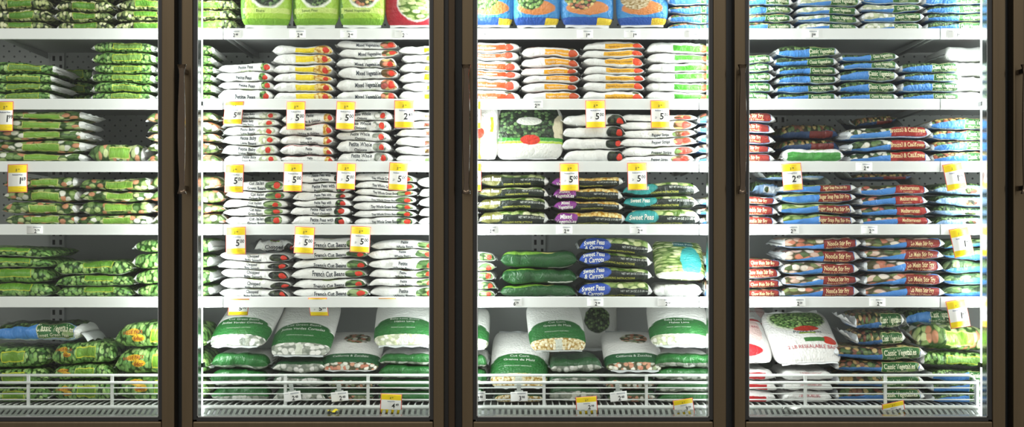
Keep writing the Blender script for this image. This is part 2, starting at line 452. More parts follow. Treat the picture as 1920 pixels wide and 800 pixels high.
# grille: plate falling towards the doors, oval slots between slats
gy0, gy1 = .098, .047
gz0 = W(0, 766, .098)[2]; gz1 = gz0 - .017
xa, xb = -1.69, 2.19
slat_v = [(-.0043, 0, 0), (.0043, 0, 0), (.0043, gy1 + .008 - gy0, gz1 - gz0 + .003), (-.0043, gy1 + .008 - gy0, gz1 - gz0 + .003)]
slat_v += [(x, y, z - .003) for x, y, z in slat_v]
slat_f = [(3, 2, 1, 0), (4, 5, 6, 7), (0, 1, 5, 4), (1, 2, 6, 5), (2, 3, 7, 6), (3, 0, 4, 7)]
sm = mesh('slat', slat_v, slat_f, MAT['grille'])
for k, (x0, x1) in enumerate(STILES[:4]):
    a, b = W(max(x0 + 27, -150), 0, 0)[0], W(x1 - 27, 0, 0)[0]
    t = thing('air_grille', 'slotted air return grille at the foot of the ' + ORD[k] + ' door', 'air grille', (0, gy0, gz0))
    box('upper_strip', (a, b, -.002, .008, -.004, .002), MAT['grille'], t)
    box('lower_strip', (a, b, gy1 - gy0 - .002, gy1 + .010 - gy0, gz1 - gz0 - .003, gz1 - gz0 + .004), MAT['grille'], t)
    box('duct', (a, b, gy1 - gy0 + .002, .0, -.045, -.038), MAT['dark'], t)
    for i in range(int((b - a) / .0162)):
        link('slat', sm, t, (a + .008 + i * .0162, 0, 0))
o = box('trim_3', (xa, xb, .073, .078, Z_BOT, gz1 + .001), MAT['grille']); o['kind'] = 'structure'

# ------------------------------------------------------------------ film bags
SECT = {}
QS = 1.4                                          # the nose's arc in bag heights
def section(D, H, n, tj):
    key = (round(D, 3), round(H, 3), n)
    if key not in SECT:
        if n > 5:                                   # lying bag: blunt noses, flat between
            c = min(H * .55, D * .3); w = np.linspace(-1, 1, 401)
            e = c * (1 - np.abs(w) ** 2.3) ** (1 / 2.3)
            fy, fz = -(D / 2 - c) - e, w * H / 2
            y = np.concatenate([-fy[:201][::-1], fy, -fy[200:][::-1]]); z = np.concatenate([fz[:201][::-1], fz, fz[200:][::-1]])
        else:
            ph = np.linspace(-math.pi, math.pi, 1441)
            c, s = np.cos(ph), np.sin(ph)
            y = -np.sign(c) * np.abs(c) ** (2 / n) * D / 2
            z = np.sign(s) * np.abs(s) ** (2 / n) * H / 2
        ar = np.concatenate([[0], np.cumsum(np.hypot(np.diff(y), np.diff(z)))])
        SECT[key] = (ar / ar[-1] - .5, y, z, ar[-1])
    t, y, z, per = SECT[key]
    return np.interp(tj, t, y), np.interp(tj, t, z), per
def ripple(rng, A, T, amp, fa, ft, n=5):
    R = np.zeros(np.broadcast(A, T).shape)
    for _ in range(n):
        R = R + np.sin(A * rng.uniform(-fa, fa) + T * rng.choice([1, 2, 3]) * 2 * math.pi * (1 if ft else 0) + T * 0 + rng.uniform(0, 6.3)) * amp * rng.uniform(.4, 1)
    return R
class Bag:
    """pillow of film; 'side': long axis across, nose to the aisle, print centred on the nose; 'face': standing, print on the wide face"""
    def __init__(s, mode, L, D, H, rng, lump=.05, twist=(0, 0), bend=(0, 0), nx=34, nt=34, sharp=8.0, n=9, dq=0., wb=None, wt=None):
        s.mode, s.L, s.D, s.H, s.dq = mode, L, D, H, dq
        a = np.sin(np.linspace(-1, 1, nx + 1) * math.pi / 2 * .93) / math.sin(math.pi / 2 * .93)
        if mode == 'side':
            w = np.linspace(-1, 1, nt + 1)[:-1]
            s.t = np.sign(w) * np.abs(w) ** 2.2 * .5
        else:
            s.t = np.linspace(-.5, .5, nt + 1)[:-1]
        s.a = a
        A, T = a[:, None], s.t[None, :]
        f = np.maximum((1 - np.abs(a) ** sharp), 0) ** .62
        f = np.maximum(f, .035)[:, None]
        g = (1 - (.05 if mode == 'side' else .16) * np.abs(a) ** 6)[:, None]
        nz = ripple(rng, A * 3.0, T, lump * H * .35, 3.2, True) + ripple(rng, A * 7, T, lump * H * .16, 3.5, True)
        pl = np.sin(T * 2 * math.pi * rng.integers(14, 20) + rng.uniform(0, 6)) * H * .035 * np.clip((np.abs(A) - .62) / .3, 0, 1) * np.clip((1 - np.abs(A)) / .15, 0, 1)
        if mode == 'side':
            y, z, per = section(D, H, n, s.t)
            s.per = per
            zc = H * .5
            X = A * L / 2 + 0 * T
            rad = 1 - np.abs(nz + pl) / (H * .5)
            Y = D / 2 + y[None, :] * g + np.where(y < 0, (nz + pl) * -1.3, 0) * f
            lo = wb(A) if wb else 0 * A
            hi = H - .0013 + (wt(A) if wt else 0 * A)
            mid = .47 - .06 * np.abs(A) ** 5
            Z = lo + (hi - lo) * (mid + (z[None, :] / H) * f * rad * np.where(z > 0, 2 * (1 - mid), 2 * mid))
            tw = np.where(A < 0, twist[0], twist[1]) * np.clip((np.abs(A) - .8) / .2, 0, 1) ** 1.5
            Z = np.clip(Z + tw * (Y - D / 2), lo + .0003, hi - .0002)
            s.P = np.stack([X, Y, Z], -1)
        else:
            y, x, per = section(H, D, 2.4, s.t)
            s.per = per
            zz = (A + 1) / 2 * L + 0 * T
            X = x[None, :] * g
            Y = y[None, :] * f * (1 + (nz + pl) / (H * .5)) + bend[1] * (A * A - .3) * -1
            sag = (1 + .22 * np.clip(-A, -1, 1))                         # contents settle low
            Y = Y * sag
            s.P = np.stack([X, Y, zz], -1)
        du = np.gradient(s.P, axis=0); dv = (np.roll(s.P, -1, 1) - np.roll(s.P, 1, 1))
        nn = np.cross(du, dv) if mode == 'side' else np.cross(dv, du)
        s.Nn = nn / np.maximum(np.linalg.norm(nn, axis=-1, keepdims=True), 1e-9)
    def film(s, mat):
        nx, nt = s.P.shape[:2]
        I, J = np.meshgrid(np.arange(nx - 1), np.arange(nt), indexing='ij')
        J2 = (J + 1) % nt
        q = np.stack([I * nt + J, (I + 1) * nt + J, (I + 1) * nt + J2, I * nt + J2], -1).reshape(-1, 4)
        if s.mode == 'face': q = q[:, ::-1]
        F = [tuple(r) for r in q.tolist()]
        A = s.a[:, None] / 2 + 0 * s.t[None, :]
        T = s.t[None, :] * s.per + 0 * s.a[:, None]
        uv = np.stack([A, T / s.H / QS + s.dq], -1) if s.mode == 'side' else np.stack([T / s.D, A], -1)
        F += [tuple(range(nt)) if s.mode == 'face' else tuple(range(nt))[::-1], tuple(range((nx - 1) * nt, nx * nt))[::1 if s.mode == 'side' else -1]]
        return mesh('film', s.P.reshape(-1, 3), F, mat, True, uv.reshape(-1, 2))
    def seal(s, end, out, rng, mat, curl=0.):
        i = 0 if end < 0 else -1
        ring = s.P[i]
        if s.mode == 'side': o = np.argsort(ring[:, 1])
        else: o = np.argsort(ring[:, 0])
        lo, hi = ring[o[0]], ring[o[-1]]
        m, kk = 12, 5
        V = []
        ph, wig = rng.uniform(0, 6), out * rng.uniform(.10, .22)
        for k in range(kk):
            for j in range(m + 1):
                c = lo + (hi - lo) * (.02 + .96 * j / m)
                u = (k / (kk - 1)) * out * (1 + .12 * math.sin(j * 1.1 + ph)) - .004
                b = wig * math.sin(j * 1.5 + ph) * k / 4 + curl * (k / 4) ** 2 * out
                V.append((c[0] + end * u, c[1], c[2] + b) if s.mode == 'side' else (c[0], c[1] + b, c[2] + end * u))
        F = [(k * (m + 1) + j, k * (m + 1) + j + 1, (k + 1) * (m + 1) + j + 1, (k + 1) * (m + 1) + j) for k in range(kk - 1) for j in range(m)]
        return mesh('end_seal', V, F, mat, True)
    def lettering(s, texts):
        by = {}
        ux, uy = (s.L, s.H) if s.mode == 'side' else (s.D, s.L)
        for tx in texts:
            st, p, q, h = tx[:4]
            o = dict(c='#23262c', a='c', b=False, sh=0., ws=1.); o.update(tx[4] if len(tx) > 4 else {})
            o['ws'] = min(o['ws'], (.43 if s.mode == 'side' else .72) * ux / (text_geo(st, o['b'])[2] * h * uy))
            by.setdefault(o['c'], []).append((st, p * ux, q * uy, h * uy, o['a'], o['b'], o['sh'], o['ws']))
        out = []
        nt = len(s.t)
        tt = np.append(s.t, .5)
        P2 = np.concatenate([s.P, s.P[:, :1]], 1); N2 = np.concatenate([s.Nn, s.Nn[:, :1]], 1)
        for c, items in by.items():
            V, F = text_layout(items)
            if s.mode == 'side': a, t = V[:, 0] / (s.L / 2), (V[:, 1] - s.dq * s.H) * QS / s.per
            else: a, t = V[:, 1] / (s.L / 2), V[:, 0] / s.per
            fi = np.interp(np.clip(a, -.98, .98), s.a, np.arange(len(s.a))); fj = np.interp(np.clip(t, -.49, .49), tt, np.arange(nt + 1))
            i0 = np.minimum(fi.astype(int), len(s.a) - 2); j0 = np.minimum(fj.astype(int), nt - 1)
            wi, wj = (fi - i0)[:, None], (fj - j0)[:, None]
            def bl(G): return (G[i0, j0] * (1 - wi) * (1 - wj) + G[i0 + 1, j0] * wi * (1 - wj) + G[i0, j0 + 1] * (1 - wi) * wj + G[i0 + 1, j0 + 1] * wi * wj)
            out.append(mesh('lettering', bl(P2) + bl(N2) * .0011, F, ink(c)))
        return out

WH, LIME, RED, BLUE = '#eff2f0', '#98c01c', '#d4351f', '#4a90dc'
PROD = {}
def prod(key, desc, base, layers, texts=(), seal='seal', mode='side', sx=.19, sy=.030, out=.009, **kw):
    PROD[key] = dict(desc=desc, mat=print_mat('printed film ' + key, sx, sy, base, layers, **kw), texts=list(texts), seal=seal, mode=mode, out=out)
ENDS = [(('r', -.6, -.43, -9, 9), WH), (('r', .43, .6, -9, 9), WH)]
def logo(p0, p1, q0, q1, c, b): return [(('r', p0, p1, q0, q1), b), (('r', p0 + .008, p1 - .008, q0 + .05, q1 - .05), c)]
# green photo bags of the first door
prod('sprouts', 'green brussels sprouts', 'sprout', logo(-.18, .22, -.22, .30, '#568f2c', '#a8b04a') + [(('r', -.6, -.46, -9, 9), WH)])
prod('peas', 'green pea', 'pea', logo(-.16, .30, -.26, .24, '#6b9c38', '#c6cf3c') + [(('r', .45, .6, -9, 9), WH), (('r', -.6, -.46, -9, 9), WH)])
prod('peas_low', 'glossy green pea', 'pea', logo(-.12, .26, .0, .52, '#5f9a2c', '#b8c23c') + [(('r', -.47, .47, -.62, -.38), '#e9eeea')])
prod('medley', 'green broccoli medley', 'veg', logo(-.14, .24, -.24, .26, '#7aae3c', '#c3cc70') + [(('r', .44, .6, -9, 9), WH)])
prod('medley_rolled', 'carrot and cauliflower medley', 'carrot', logo(-.1, .2, -.24, .26, '#7aae3c', '#c3cc70'))
# white bags of the second and third doors
def white(key, desc, lines, veg, badge=.37, extra=(), tc='#2a3540', tp=.05, lime=True, vw=.10, th=.29, **kw):
    ly = []
    if lime: ly.append((('r', tp - .10, tp + .12, .52, .74), LIME))
    ly.append((('e', tp, 1.5, .16, .4), RED))
    if veg: ly += [(('e', badge - .045, -.05, vw, .5), veg)]
    if badge: ly += [(('e', badge, -.06, .052, .28), RED)]
    tx = []
    n = len(lines)
    for i, l in enumerate(lines): tx.append((l, tp, (n - 1) * .19 - i * .38 - .05, th if n == 1 else th * .92, dict(c=tc, b=True)))
    prod(key, desc, WH, list(extra) + ly, tx, **kw)
white('petite_peas', 'white petite peas', ['Petite Peas'], 'pea', vw=.07, tp=.0, badge=.38)
white('sweet_corn', 'yellow-banded white petite sweet corn', [], 'yellowcorn', badge=.38, extra=[(('r', -.12, .30, -.30, .22), '#f5dc28')], vw=.16)
PROD['sweet_corn']['texts'] = [('Petite Sweet Corn', .02, .62, .2, dict(c='#3a3a3a'))]
white('mixed_veg', 'white mixed vegetables', ['Mixed Vegetables'], 'pepper', badge=.40, vw=.14, tp=.02)
white('lime_band', 'lime-banded white vegetable', [], None, badge=None, extra=[(('r', -.06, .6, -.28, .20), '#a4d014')], tp=.2)
white('lima', 'white baby lima beans', ['Petite Baby', 'Lima Beans'], 'lima', badge=.33, vw=.17, tp=-.05)
white('white_corn', 'red-edged white and golden corn', ['Petite', 'White & Golden'], 'yellowcorn', badge=.43, vw=.07, tp=.05, extra=[(('r', -.6, .6, .40, .52), '#a8303a')], lime=False, th=.22)
white('onions', 'white petite whole onions', ['Petite Whole', 'Onions'], 'frost', badge=.33, vw=.13, tp=-.06)
white('gumbo', 'brown-banded white vegetable', [], None, badge=None, extra=[(('r', -.02, .6, -.30, .10), 'pepper')], tp=.2)
white('italian', 'white cut italian green beans', ['Cut Italian', 'Green Beans'], 'bean', badge=.32, vw=.15, tp=.0)
white('pearl', 'white peas with pearl onions', ['Petite Peas with', 'Pearl Onions'], 'leaf', badge=.36, vw=.08, tp=.02)
white('tiny_beans', 'white tiny whole green beans', ['Tiny Whole Green Beans'], 'bean', badge=.36, vw=.14, tp=.0, th=.27)
white('plain_white', 'plain white vegetable', [], None, badge=None, tp=.1)
white('spinach', 'white chopped baby spinach', ['Chopped', 'Baby Spinach'], 'darkleaf', badge=.42, vw=.17, tp=-.02, seal='sealclear')
white('french', 'white french cut beans', ['French Cut Beans'], 'bean', badge=.41, vw=.15, tp=.0, th=.34)
white('whole_beans', 'white petite whole beans', ['Petite', 'Whole Beans'], 'bean', badge=.38, vw=.16, tp=.0, th=.28)
white('pepper_strips', 'white pepper strips', ['Pepper Strips'], 'pepper', badge=.36, vw=.13, tp=.03)
white('leafy_white', 'white collard greens', [], 'darkleaf', badge=.40, vw=.17, tp=-.1)
def banded(key, desc, band, badge, p0=-.25, bp=.33, bc=RED, line='', **kw):
    ly = [(('r', -.6, .6, .46, .62), '#b8432c')] if badge == 2 else []
    ly += [(('r', p0, bp, -.26, .22), band), (('e', bp + .07, -.06, .085, .36), bc), (('e', bp + .04, .38, .06, .12), '#4a5a2c')]
    prod(key, desc, WH, ly, ([(line, (p0 + bp) / 2, -.02, .17, dict(c='#f6f2e2' if band != '#f0b62c' else '#8a5a1c'))] if line else []), **kw)
banded('orange_band', 'orange-banded white vegetable combination', '#ee5226', 1, -.5, .25, '#f05a40', 'Vegetable Soup Combination')
banded('amber_band', 'amber-banded white vegetable', '#f0aa14', 2, -.10, .32, '#cf5428', 'Vegetable Combination')
banded('gold_band', 'gold-banded white vegetable', '#f0b62c', 1, -.14, .33, '#e8502e', 'Vegetable Pasta Combination')
banded('green_band', 'green-banded white vegetable', '#3f9c28', 1, -.08, .36, '#dd5a34', '')
# blue bags
def blue(key, desc, veg, panel, lines, pp=(.02, .43), tc='#eef0d0', dk=.5, q0=.22, border='#c9cf92', base=BLUE, **kw):
    p0, p1 = pp
    ly = [(('d', q0, dk), veg), (('r', -.47, .47, -.62, -.42), '#d6e4f2')]
    ly += [(('r', p0, p1, -.40, .38), border), (('r', p0 + .006, p1 - .006, -.36, .34), panel), (('e', p1 - .07, -.18, .08, .18), 'bean' if panel == '#2f6c34' else panel)]
    ly += [(('r', .435, .6, -9, 9), WH), (('r', -.6, -.46, -9, 9), '#dfe6ea')]
    tx = [(lines[0], (p0 + p1) / 2 - .01, .07, .29, dict(c=tc, ws=.78, b=True))]
    if len(lines) > 1: tx.append((lines[1], (p0 + p1) / 2 - .03, -.22, .16, dict(c=tc)))
    prod(key, desc, base, ly, tx, **kw)
GP = '#2f6c34'
blue('classic_peas', 'blue classic vegetables', 'peadark', GP, ['Classic Vegetables', 'Sweet Green Peas'])
blue('classic_mix', 'blue classic mixed vegetables', 'mix', GP, ['Classic Vegetables', 'Mixed Vegetables'])
blue('classic_cauli', 'blue classic cauliflower', 'lima', GP, ['Classic Vegetables', 'Cauliflower'], q0=.05, dk=.7)
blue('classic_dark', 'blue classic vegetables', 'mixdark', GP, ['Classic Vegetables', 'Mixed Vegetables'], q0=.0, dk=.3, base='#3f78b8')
MR, YC = '#8e2f28', '#f3d9a4'
blue('rice_stir', 'blue rice stir fry', 'stir', MR, ['Rice Stir Fry', 'Ready in 5-7 Minutes'], tc=YC, border='#6c1f1c')
blue('veg_stir', 'blue vegetable stir fry', 'stir', MR, ['Vegetable Stir Fry', 'Ready in 5-7 Minutes'], tc=YC, border='#6c1f1c')
blue('chow_mein', 'blue chow mein stir fry', 'stir', MR, ['Chow Mein Stir Fry', 'Ready in 5-7 Minutes'], tc=YC, border='#6c1f1c', pp=(-.1, .43))
blue('noodle', 'blue noodle stir fry', 'noodle', MR, ['Noodle Stir Fry', 'Ready in 5-7 Minutes'], tc=YC, border='#6c1f1c', q0=.05, dk=.9)
blue('lo_mein', 'blue lo mein stir fry', 'noodle', MR, ['Lo Mein Stir Fry', 'Ready in 5-7 Minutes'], tc=YC, border='#6c1f1c', q0=.12, dk=.9)
blue('snap_pea', 'blue sugar snap pea stir fry', 'beanlt', MR, ['Sugar Snap Pea Stir Fry', 'Ready in 5-7 Minutes'], tc=YC, border='#6c1f1c', q0=.26)
blue('mediterranean', 'blue mediterranean vegetables', 'tomato', '#a8302a', ['Mediterranean', 'Vegetables'], tc=YC, border='#7c2420', q0=.16)
blue('broc_cauli', 'blue broccoli and cauliflower', 'broc', '#a8302a', ['Broccoli & Cauliflower'], tc=YC, border='#7c2420', q0=.08)
prod('bean_blue', 'blue green bean', BLUE, [(('d', .0, .3), 'bean'), (('r', -.5, .5, -.62, -.44), '#d6e4f2')])
prod('pale_blue', 'pale blue vegetable', '#8fb4dc', [(('d', .2, .4), 'peadark'), (('r', -.1, .4, -.4, .1), '#d3dde6'), (('e', .02, -.15, .09, .2), 'mixdark')], seal='sealclear')
prod('crinkled_dark', 'crumpled dark blue vegetable', '#2c4a74', [(('d', .05, .2), 'mixdark'), (('r', .0, .4, -.4, .1), '#7a2c28')], seal='sealclear')
prod('white_green', 'flat white green-banded vegetable', WH, [(('r', -.44, .46, -.34, .22), '#3f9440'), (('e', .05, .62, .2, .25), 'beanlt')])
# black and green bags
def black(key, desc, oval, lines, veg, ow=.17, op=-.33):
    ly = [(('d', .16, -.12), veg), (('r', -.6, -.5 + ow * .4, -9, 9), '#16211a'), (('e', op, .10, ow, .46), oval), (('r', .44, .6, -9, 9), WH)]
    tx = [(lines[0], op, .2 if len(lines) > 1 else .1, .26, dict(c='#f2f2ea', b=True, ws=.9, sh=.1))]
    if len(lines) > 1: tx.append((lines[1], op, -.10, .26, dict(c='#f2f2ea', b=True, ws=.9, sh=.1)))
    tx += [('COOKING INSTRUCTIONS', .05, -.24, .13, dict(c='#d8d85a')), ('NET WT 24 OZ (1.5 LB) 680g', .27, .02, .11, dict(c='#dfe4dc'))]
    prod(key, desc, '#17221b', ly, tx, sx=.22)
black('cut_green', 'black cut green beans', '#6a6a36', ['Green Beans'], 'beanlt')
black('mixed_black', 'black mixed-vegetables bag with purple oval', '#8c3a92', ['Mixed', 'Vegetables'], 'yellowcorn')
black('sweet_teal', 'black sweet-peas bag with teal oval', '#2f9c9c', ['Sweet Peas'], 'beanlt', .24, -.28)
black('peas_carrots', 'black peas-and-carrots bag with blue oval', '#3458b8', ['Sweet Peas', '& Carrots'], 'beanlt', .24, -.30)
prod('big_green', 'large dark green vegetable', '#1d4f26', [(('e', -.2, .60, .30, .30), '#74a838'), (('e', .12, .64, .1, .2), '#d6d27a'), (('r', .12, .45, -.44, -.30), '#e6ebe2')], sx=.23, sy=.05)
# bulk bags at the bottom, seen from their foot
prod('bulk_green', 'bulk green and white', '#236a30', [(('r', -.6, .6, -9, -.10), 'frost'), (('d', .9, 0), WH)], sy=.035, seal='sealclear')
prod('bulk_dark', 'bulk frosted vegetable', '#2f5a38', [(('r', -.6, .6, -9, .12), 'frost')], sy=.035, seal='sealclear')
prod('bulk_corn', 'bulk cut corn', '#2f5a38', [(('r', -.6, .6, -9, .3), 'corn')], sy=.035, seal='sealclear')
prod('bulk_carrot', 'bulk carrot mix', '#2f5a38', [(('r', -.6, .6, -9, .1), 'carrotdice')], sy=.035, seal='sealclear')
prod('bulk_pea', 'bulk green pea', 'pea', logo(-.1, .2, -.2, .22, '#6a9a2e', '#c6cf3c') + [(('e', -.30, .16, .08, .10), '#e2b42c'), (('e', -.24, -.02, .08, .11), '#e2b42c')], [('VALUE PACK', -.30, .16, .10, dict(c='#a85a1c', b=True, sh=.2)), ('64oz', -.24, -.02, .13, dict(c='#a85a1c', b=True, sh=.2))], sy=.04)
prod('red_white', 'red and white resealable vegetable', WH, [(('r', -.6, .32, -.42, .10), '#c4242c')], sy=.035)
prod('resealable', 'white resealable pea', WH, [], [('2 LB RESEALABLE BAG', .05, .1, .22, dict(c='#b8243a'))], sy=.035)

RNG = np.random.default_rng(11)
COUNT = {}
SHELFN = ORD[:5] + ['bottom']
def finish(t, bag, pr, rng, curl=(0, 0), out=None, ends=(1, 1)):
    link('film', bag.film(pr['mat']), t)
    for e, on, cu in ((-1, ends[0], curl[0]), (1, ends[1], curl[1])):
        if on: link('end_seal', bag.seal(e, (out or pr['out']) * rng.uniform(.8, 1.25), rng, MAT[pr['seal']], cu), t)
    for me in (bag.lettering(pr['texts']) if pr['texts'] else []): link('lettering', me, t)
def bagname(key): return {'white_green': 'banded'}.get(key, key) + '_bag'
def rank(i, n):
    if n == 1: return 'alone'
    if i == n - 1: return 'topmost'
    if i == 0: return 'undermost'
    k = n - 1 - i
    return ORD[k] + ' from top'
def stack(door, row, x0, x1, ytop, n, key, d=.122, D=.2, tilt=0., bend=0., where=None, base=None, out=None, jit=1., tw=.07):
    """a pile of n bags lying flat between two photo columns, up to photo row ytop, on shelf row (1 top .. 6 bottom deck)"""
    k = COUNT.get((door, row), 0); COUNT[(door, row)] = k + 1
    pr = PROD[key]
    z0 = base if base is not None else (SHELF_Z[row - 1] + .0005 if row < 6 else FZ + .001)
    z1 = W(0, ytop, d)[2]
    xa, xb = W(x0, 0, d)[0], W(x1, 0, d)[0]
    hs = np.array([RNG.uniform(.8, 1.2) for _ in range(n)]); hs = hs / hs.sum() * (z1 - z0)
    L = (xb - xa) - .015
    z = z0
    tl = math.tan(math.radians(-tilt)) * L / 2
    waves = []
    for i in range(n + 1):
        am = (0 if i == 0 else .0034) * jit; q = RNG.uniform(-1, 1, 6)
        fr = min(1, i / max(1, n) * 1.6 + (0 if row < 6 else .3))
        waves.append(lambda A, am=am, q=q, fr=fr, i=i: am * (q[0] * np.sin(A * 2.2 + q[1] * 3) + .6 * q[2] * np.sin(A * 4.3 + q[3] * 3) + .3 * q[4] * np.sin(A * 8 + q[5] * 3)) + (tl * A * fr if i else 0) + (bend * (A * A - .3) * fr if i else 0))
    for i in range(n):
        rng = RNG
        H = hs[i]
        ds = pr['desc'] + ('' if ' bag' in pr['desc'] else ' bag')
        wh = where or ORD[k] + ' pile'
        lab = f"{ds}, {rank(i, n)}, {wh}, {SHELFN[row - 1]} shelf, {ORD[door]} door"
        t = thing(bagname(key), lab, 'bag', ((xa + xb) / 2 + jit * rng.uniform(-.004, .004), d + jit * rng.uniform(0, .010), z),
                  (0, 0, math.radians(jit * rng.uniform(-2.4, 2.4))), pr['desc'].replace(' bag', '') + ' bags')
        tws = (rng.uniform(-.3, 1) * tw, rng.uniform(-.3, 1) * tw)
        b = Bag('side', L * rng.uniform(.97, 1.01), D, H, rng, lump=.10, twist=tws, dq=rng.uniform(-.10, .10), wb=waves[i], wt=waves[i + 1])
        finish(t, b, pr, rng, (rng.uniform(-.7, .5), rng.uniform(-.7, .5)), out)
        z += H
    return z
def face(name, label, key, px, py, wpx, ht, lean, d, T=.05, yaw=0., roll=0., group=None, bend=0., out=.012, tex=None, lump=.05):
    """a bag showing its wide face: foot centre at (px, py) of the photo, wpx wide, ht metres long, leaning back by lean degrees"""
    pr = dict(PROD[key])
    if tex is not None: pr['texts'] = tex
    fx, fy, fz = W(px, py, d); fz += T * .42 * math.sin(math.radians(lean)) if lean > 30 else out
    t = thing(name, label, 'bag', (fx, fy, fz), (math.radians(-lean), math.radians(roll), math.radians(yaw)), group)
    b = Bag('face', ht, PX(wpx, d), T, RNG, lump=lump, nx=26, nt=44, sharp=2.8, bend=(0, bend))
    finish(t, b, pr, RNG, (0, 0), out)
    return t
# ---- first door
stack(0, 1, -30, 98, -25, 4, 'sprouts'); stack(0, 1, 96, 214, -25, 4, 'sprouts'); stack(0, 1, 208, 330, -25, 4, 'sprouts')
stack(0, 2, -40, 106, 116, 4, 'peas'); stack(0, 2, 60, 182, 126, 3, 'peas', d=.335, where='pile set back'); stack(0, 2, 164, 292, 76, 6, 'peas'); stack(0, 2, 283, 405, 80, 6, 'peas')
stack(0, 3, -30, 164, 207, 5, 'medley', bend=.002); stack(0, 3, 162, 276, 268, 1, 'medley', d=.15, D=.22); stack(0, 3, 270, 415, 208, 5, 'medley_rolled')
stack(0, 4, 0, 150, 330, 4, 'medley', bend=.003); stack(0, 4, 140, 288, 332, 4, 'medley', bend=.004); stack(0, 4, 274, 424, 326, 4, 'medley_rolled')
stack(0, 5, -70, 100, 462, 4, 'peas_low', tilt=1.0, D=.24); stack(0, 5, 98, 250, 488, 3, 'peas_low', D=.24); stack(0, 5, 243, 402, 446, 4, 'peas')
# ---- second door
stack(1, 1, 338, 446, -25, 4, 'sprouts', where='pile by post')
stack(1, 2, 402, 516, 117, 4, 'petite_peas'); stack(1, 2, 505, 628, 82, 6, 'sweet_corn'); stack(1, 2, 626, 750, 74, 6, 'mixed_veg'); stack(1, 2, 745, 862, 84, 6, 'lime_band')
stack(1, 3, 412, 528, 208, 6, 'lima'); stack(1, 3, 520, 630, 210, 5, 'white_corn', tilt=-1.5); stack(1, 3, 626, 740, 207, 5, 'onions'); stack(1, 3, 737, 862, 207, 6, 'gumbo')
stack(1, 4, 414, 545, 338, 5, 'italian', tilt=1.2, bend=.003); stack(1, 4, 541, 662, 326, 6, 'pearl'); stack(1, 4, 656, 786, 324, 7, 'tiny_beans', tilt=1.0); stack(1, 4, 778, 900, 330, 5, 'plain_white')
stack(1, 5, 406, 546, 474, 5, 'spinach', tilt=2.0, bend=.005, tw=.12); stack(1, 5, 542, 692, 446, 6, 'french', tilt=-1.6); stack(1, 5, 686, 826, 450, 6, 'whole_beans', bend=-.004)
# ---- third door
stack(2, 2, 862, 980, 78, 6, 'orange_band', tilt=1.2); stack(2, 2, 974, 1092, 86, 6, 'amber_band'); stack(2, 2, 1086, 1212, 77, 7, 'gold_band'); stack(2, 2, 1208, 1338, 77, 6, 'green_band')
stack(2, 3, 1050, 1178, 212, 4, 'leafy_white'); stack(2, 3, 1158, 1312, 213, 6, 'pepper_strips', tilt=-.8); stack(2, 3, 1302, 1460, 208, 5, 'rice_stir')
stack(2, 4, 892, 1036, 326, 4, 'cut_green'); stack(2, 4, 1032, 1176, 330, 4, 'mixed_black'); stack(2, 4, 1166, 1318, 342, 3, 'sweet_teal', tilt=-1.5); stack(2, 4, 1306, 1466, 366, 3, 'veg_stir')
stack(2, 5, 826, 934, 472, 5, 'whole_beans', where='pile by post'); stack(2, 5, 932, 1086, 470, 3, 'big_green', bend=.002); stack(2, 5, 1080, 1228, 446, 4, 'peas_carrots', tilt=1.5, bend=-.002)
# ---- fourth door
stack(3, 1, 1376, 1494, -30, 5, 'classic_mix', tilt=-1.0); stack(3, 1, 1490, 1620, -28, 5, 'classic_cauli'); stack(3, 1, 1612, 1740, -28, 5, 'classic_cauli'); stack(3, 1, 1730, 1862, -28, 5, 'classic_peas')
stack(2, 1, 1246, 1376, -28, 5, 'classic_mix', where='pile by post')
stack(3, 2, 1336, 1456, 100, 5, 'classic_peas'); stack(3, 2, 1450, 1580, 84, 6, 'classic_peas'); stack(3, 2, 1570, 1692, 98, 5, 'classic_peas'); stack(3, 2, 1686, 1812, 116, 4, 'classic_peas', tilt=.8); stack(3, 2, 1772, 1880, 84, 4, 'plain_white', d=.2, where='pile by post')
stack(3, 3, 1458, 1580, 232, 3, 'crinkled_dark', d=.212, tw=.12, where='pile set back'); stack(3, 3, 1462, 1588, 276, 1, 'white_green', D=.075); stack(3, 3, 1584, 1754, 236, 3, 'broc_cauli', tilt=-.8); stack(3, 3, 1742, 1880, 220, 4, 'classic_mix')
stack(3, 4, 1458, 1612, 345, 4, 'snap_pea', tilt=-.8, bend=.003); stack(3, 4, 1608, 1752, 345, 4, 'mediterranean', tilt=-.8); stack(3, 4, 1752, 1890, 342, 4, 'pale_blue', tilt=1.0)
stack(3, 5, 1350, 1474, 484, 4, 'chow_mein'); stack(3, 5, 1462, 1622, 444, 5, 'noodle', tilt=.6); stack(3, 5, 1614, 1778, 444, 5, 'lo_mein', tilt=-.5); stack(3, 5, 1768, 1900, 448, 5, 'bean_blue')
# ---- bags that show their wide face
def fprod(key, base, layers, texts=(), sx=.14, sy=.2, **kw): prod(key, key, base, layers, texts, mode='face', sx=sx, sy=sy, **kw)
DKT = '#2f5a1c'
for key, veg, line in (('bean_face', 'leaf', 'Beans'), ('sweetpea_face', 'peadark', 'Sweet Peas'), ('mixedveg_face', 'mix', 'Mixed Vegetables')):
    fprod(key, '#a4d048', [(('r', -.6, -.42, -1, 1), '#5c8c34'), (('e', .04, .02, .42, .36), '#eef4e4'), (('e', .04, .03, .38, .33), veg), (('r', -.6, .6, -.60, -.43), '#7fb836'), (('r', -.46, .5, -.37, -.30), '#c8e07a')],
          [(line, -.1, -.335, .035, dict(c=DKT))])
fprod('okra_face', '#b32434', [(('r', -.05, .6, .05, .6), '#e8ebe4'), (('e', .15, -.24, .42, .24), '#e9ece4'), (('e', .15, -.25, .39, .22), 'beanlt')], [('Cut Okra', .22, .0, .05, dict(c='#3a4a3a', sh=.2))])
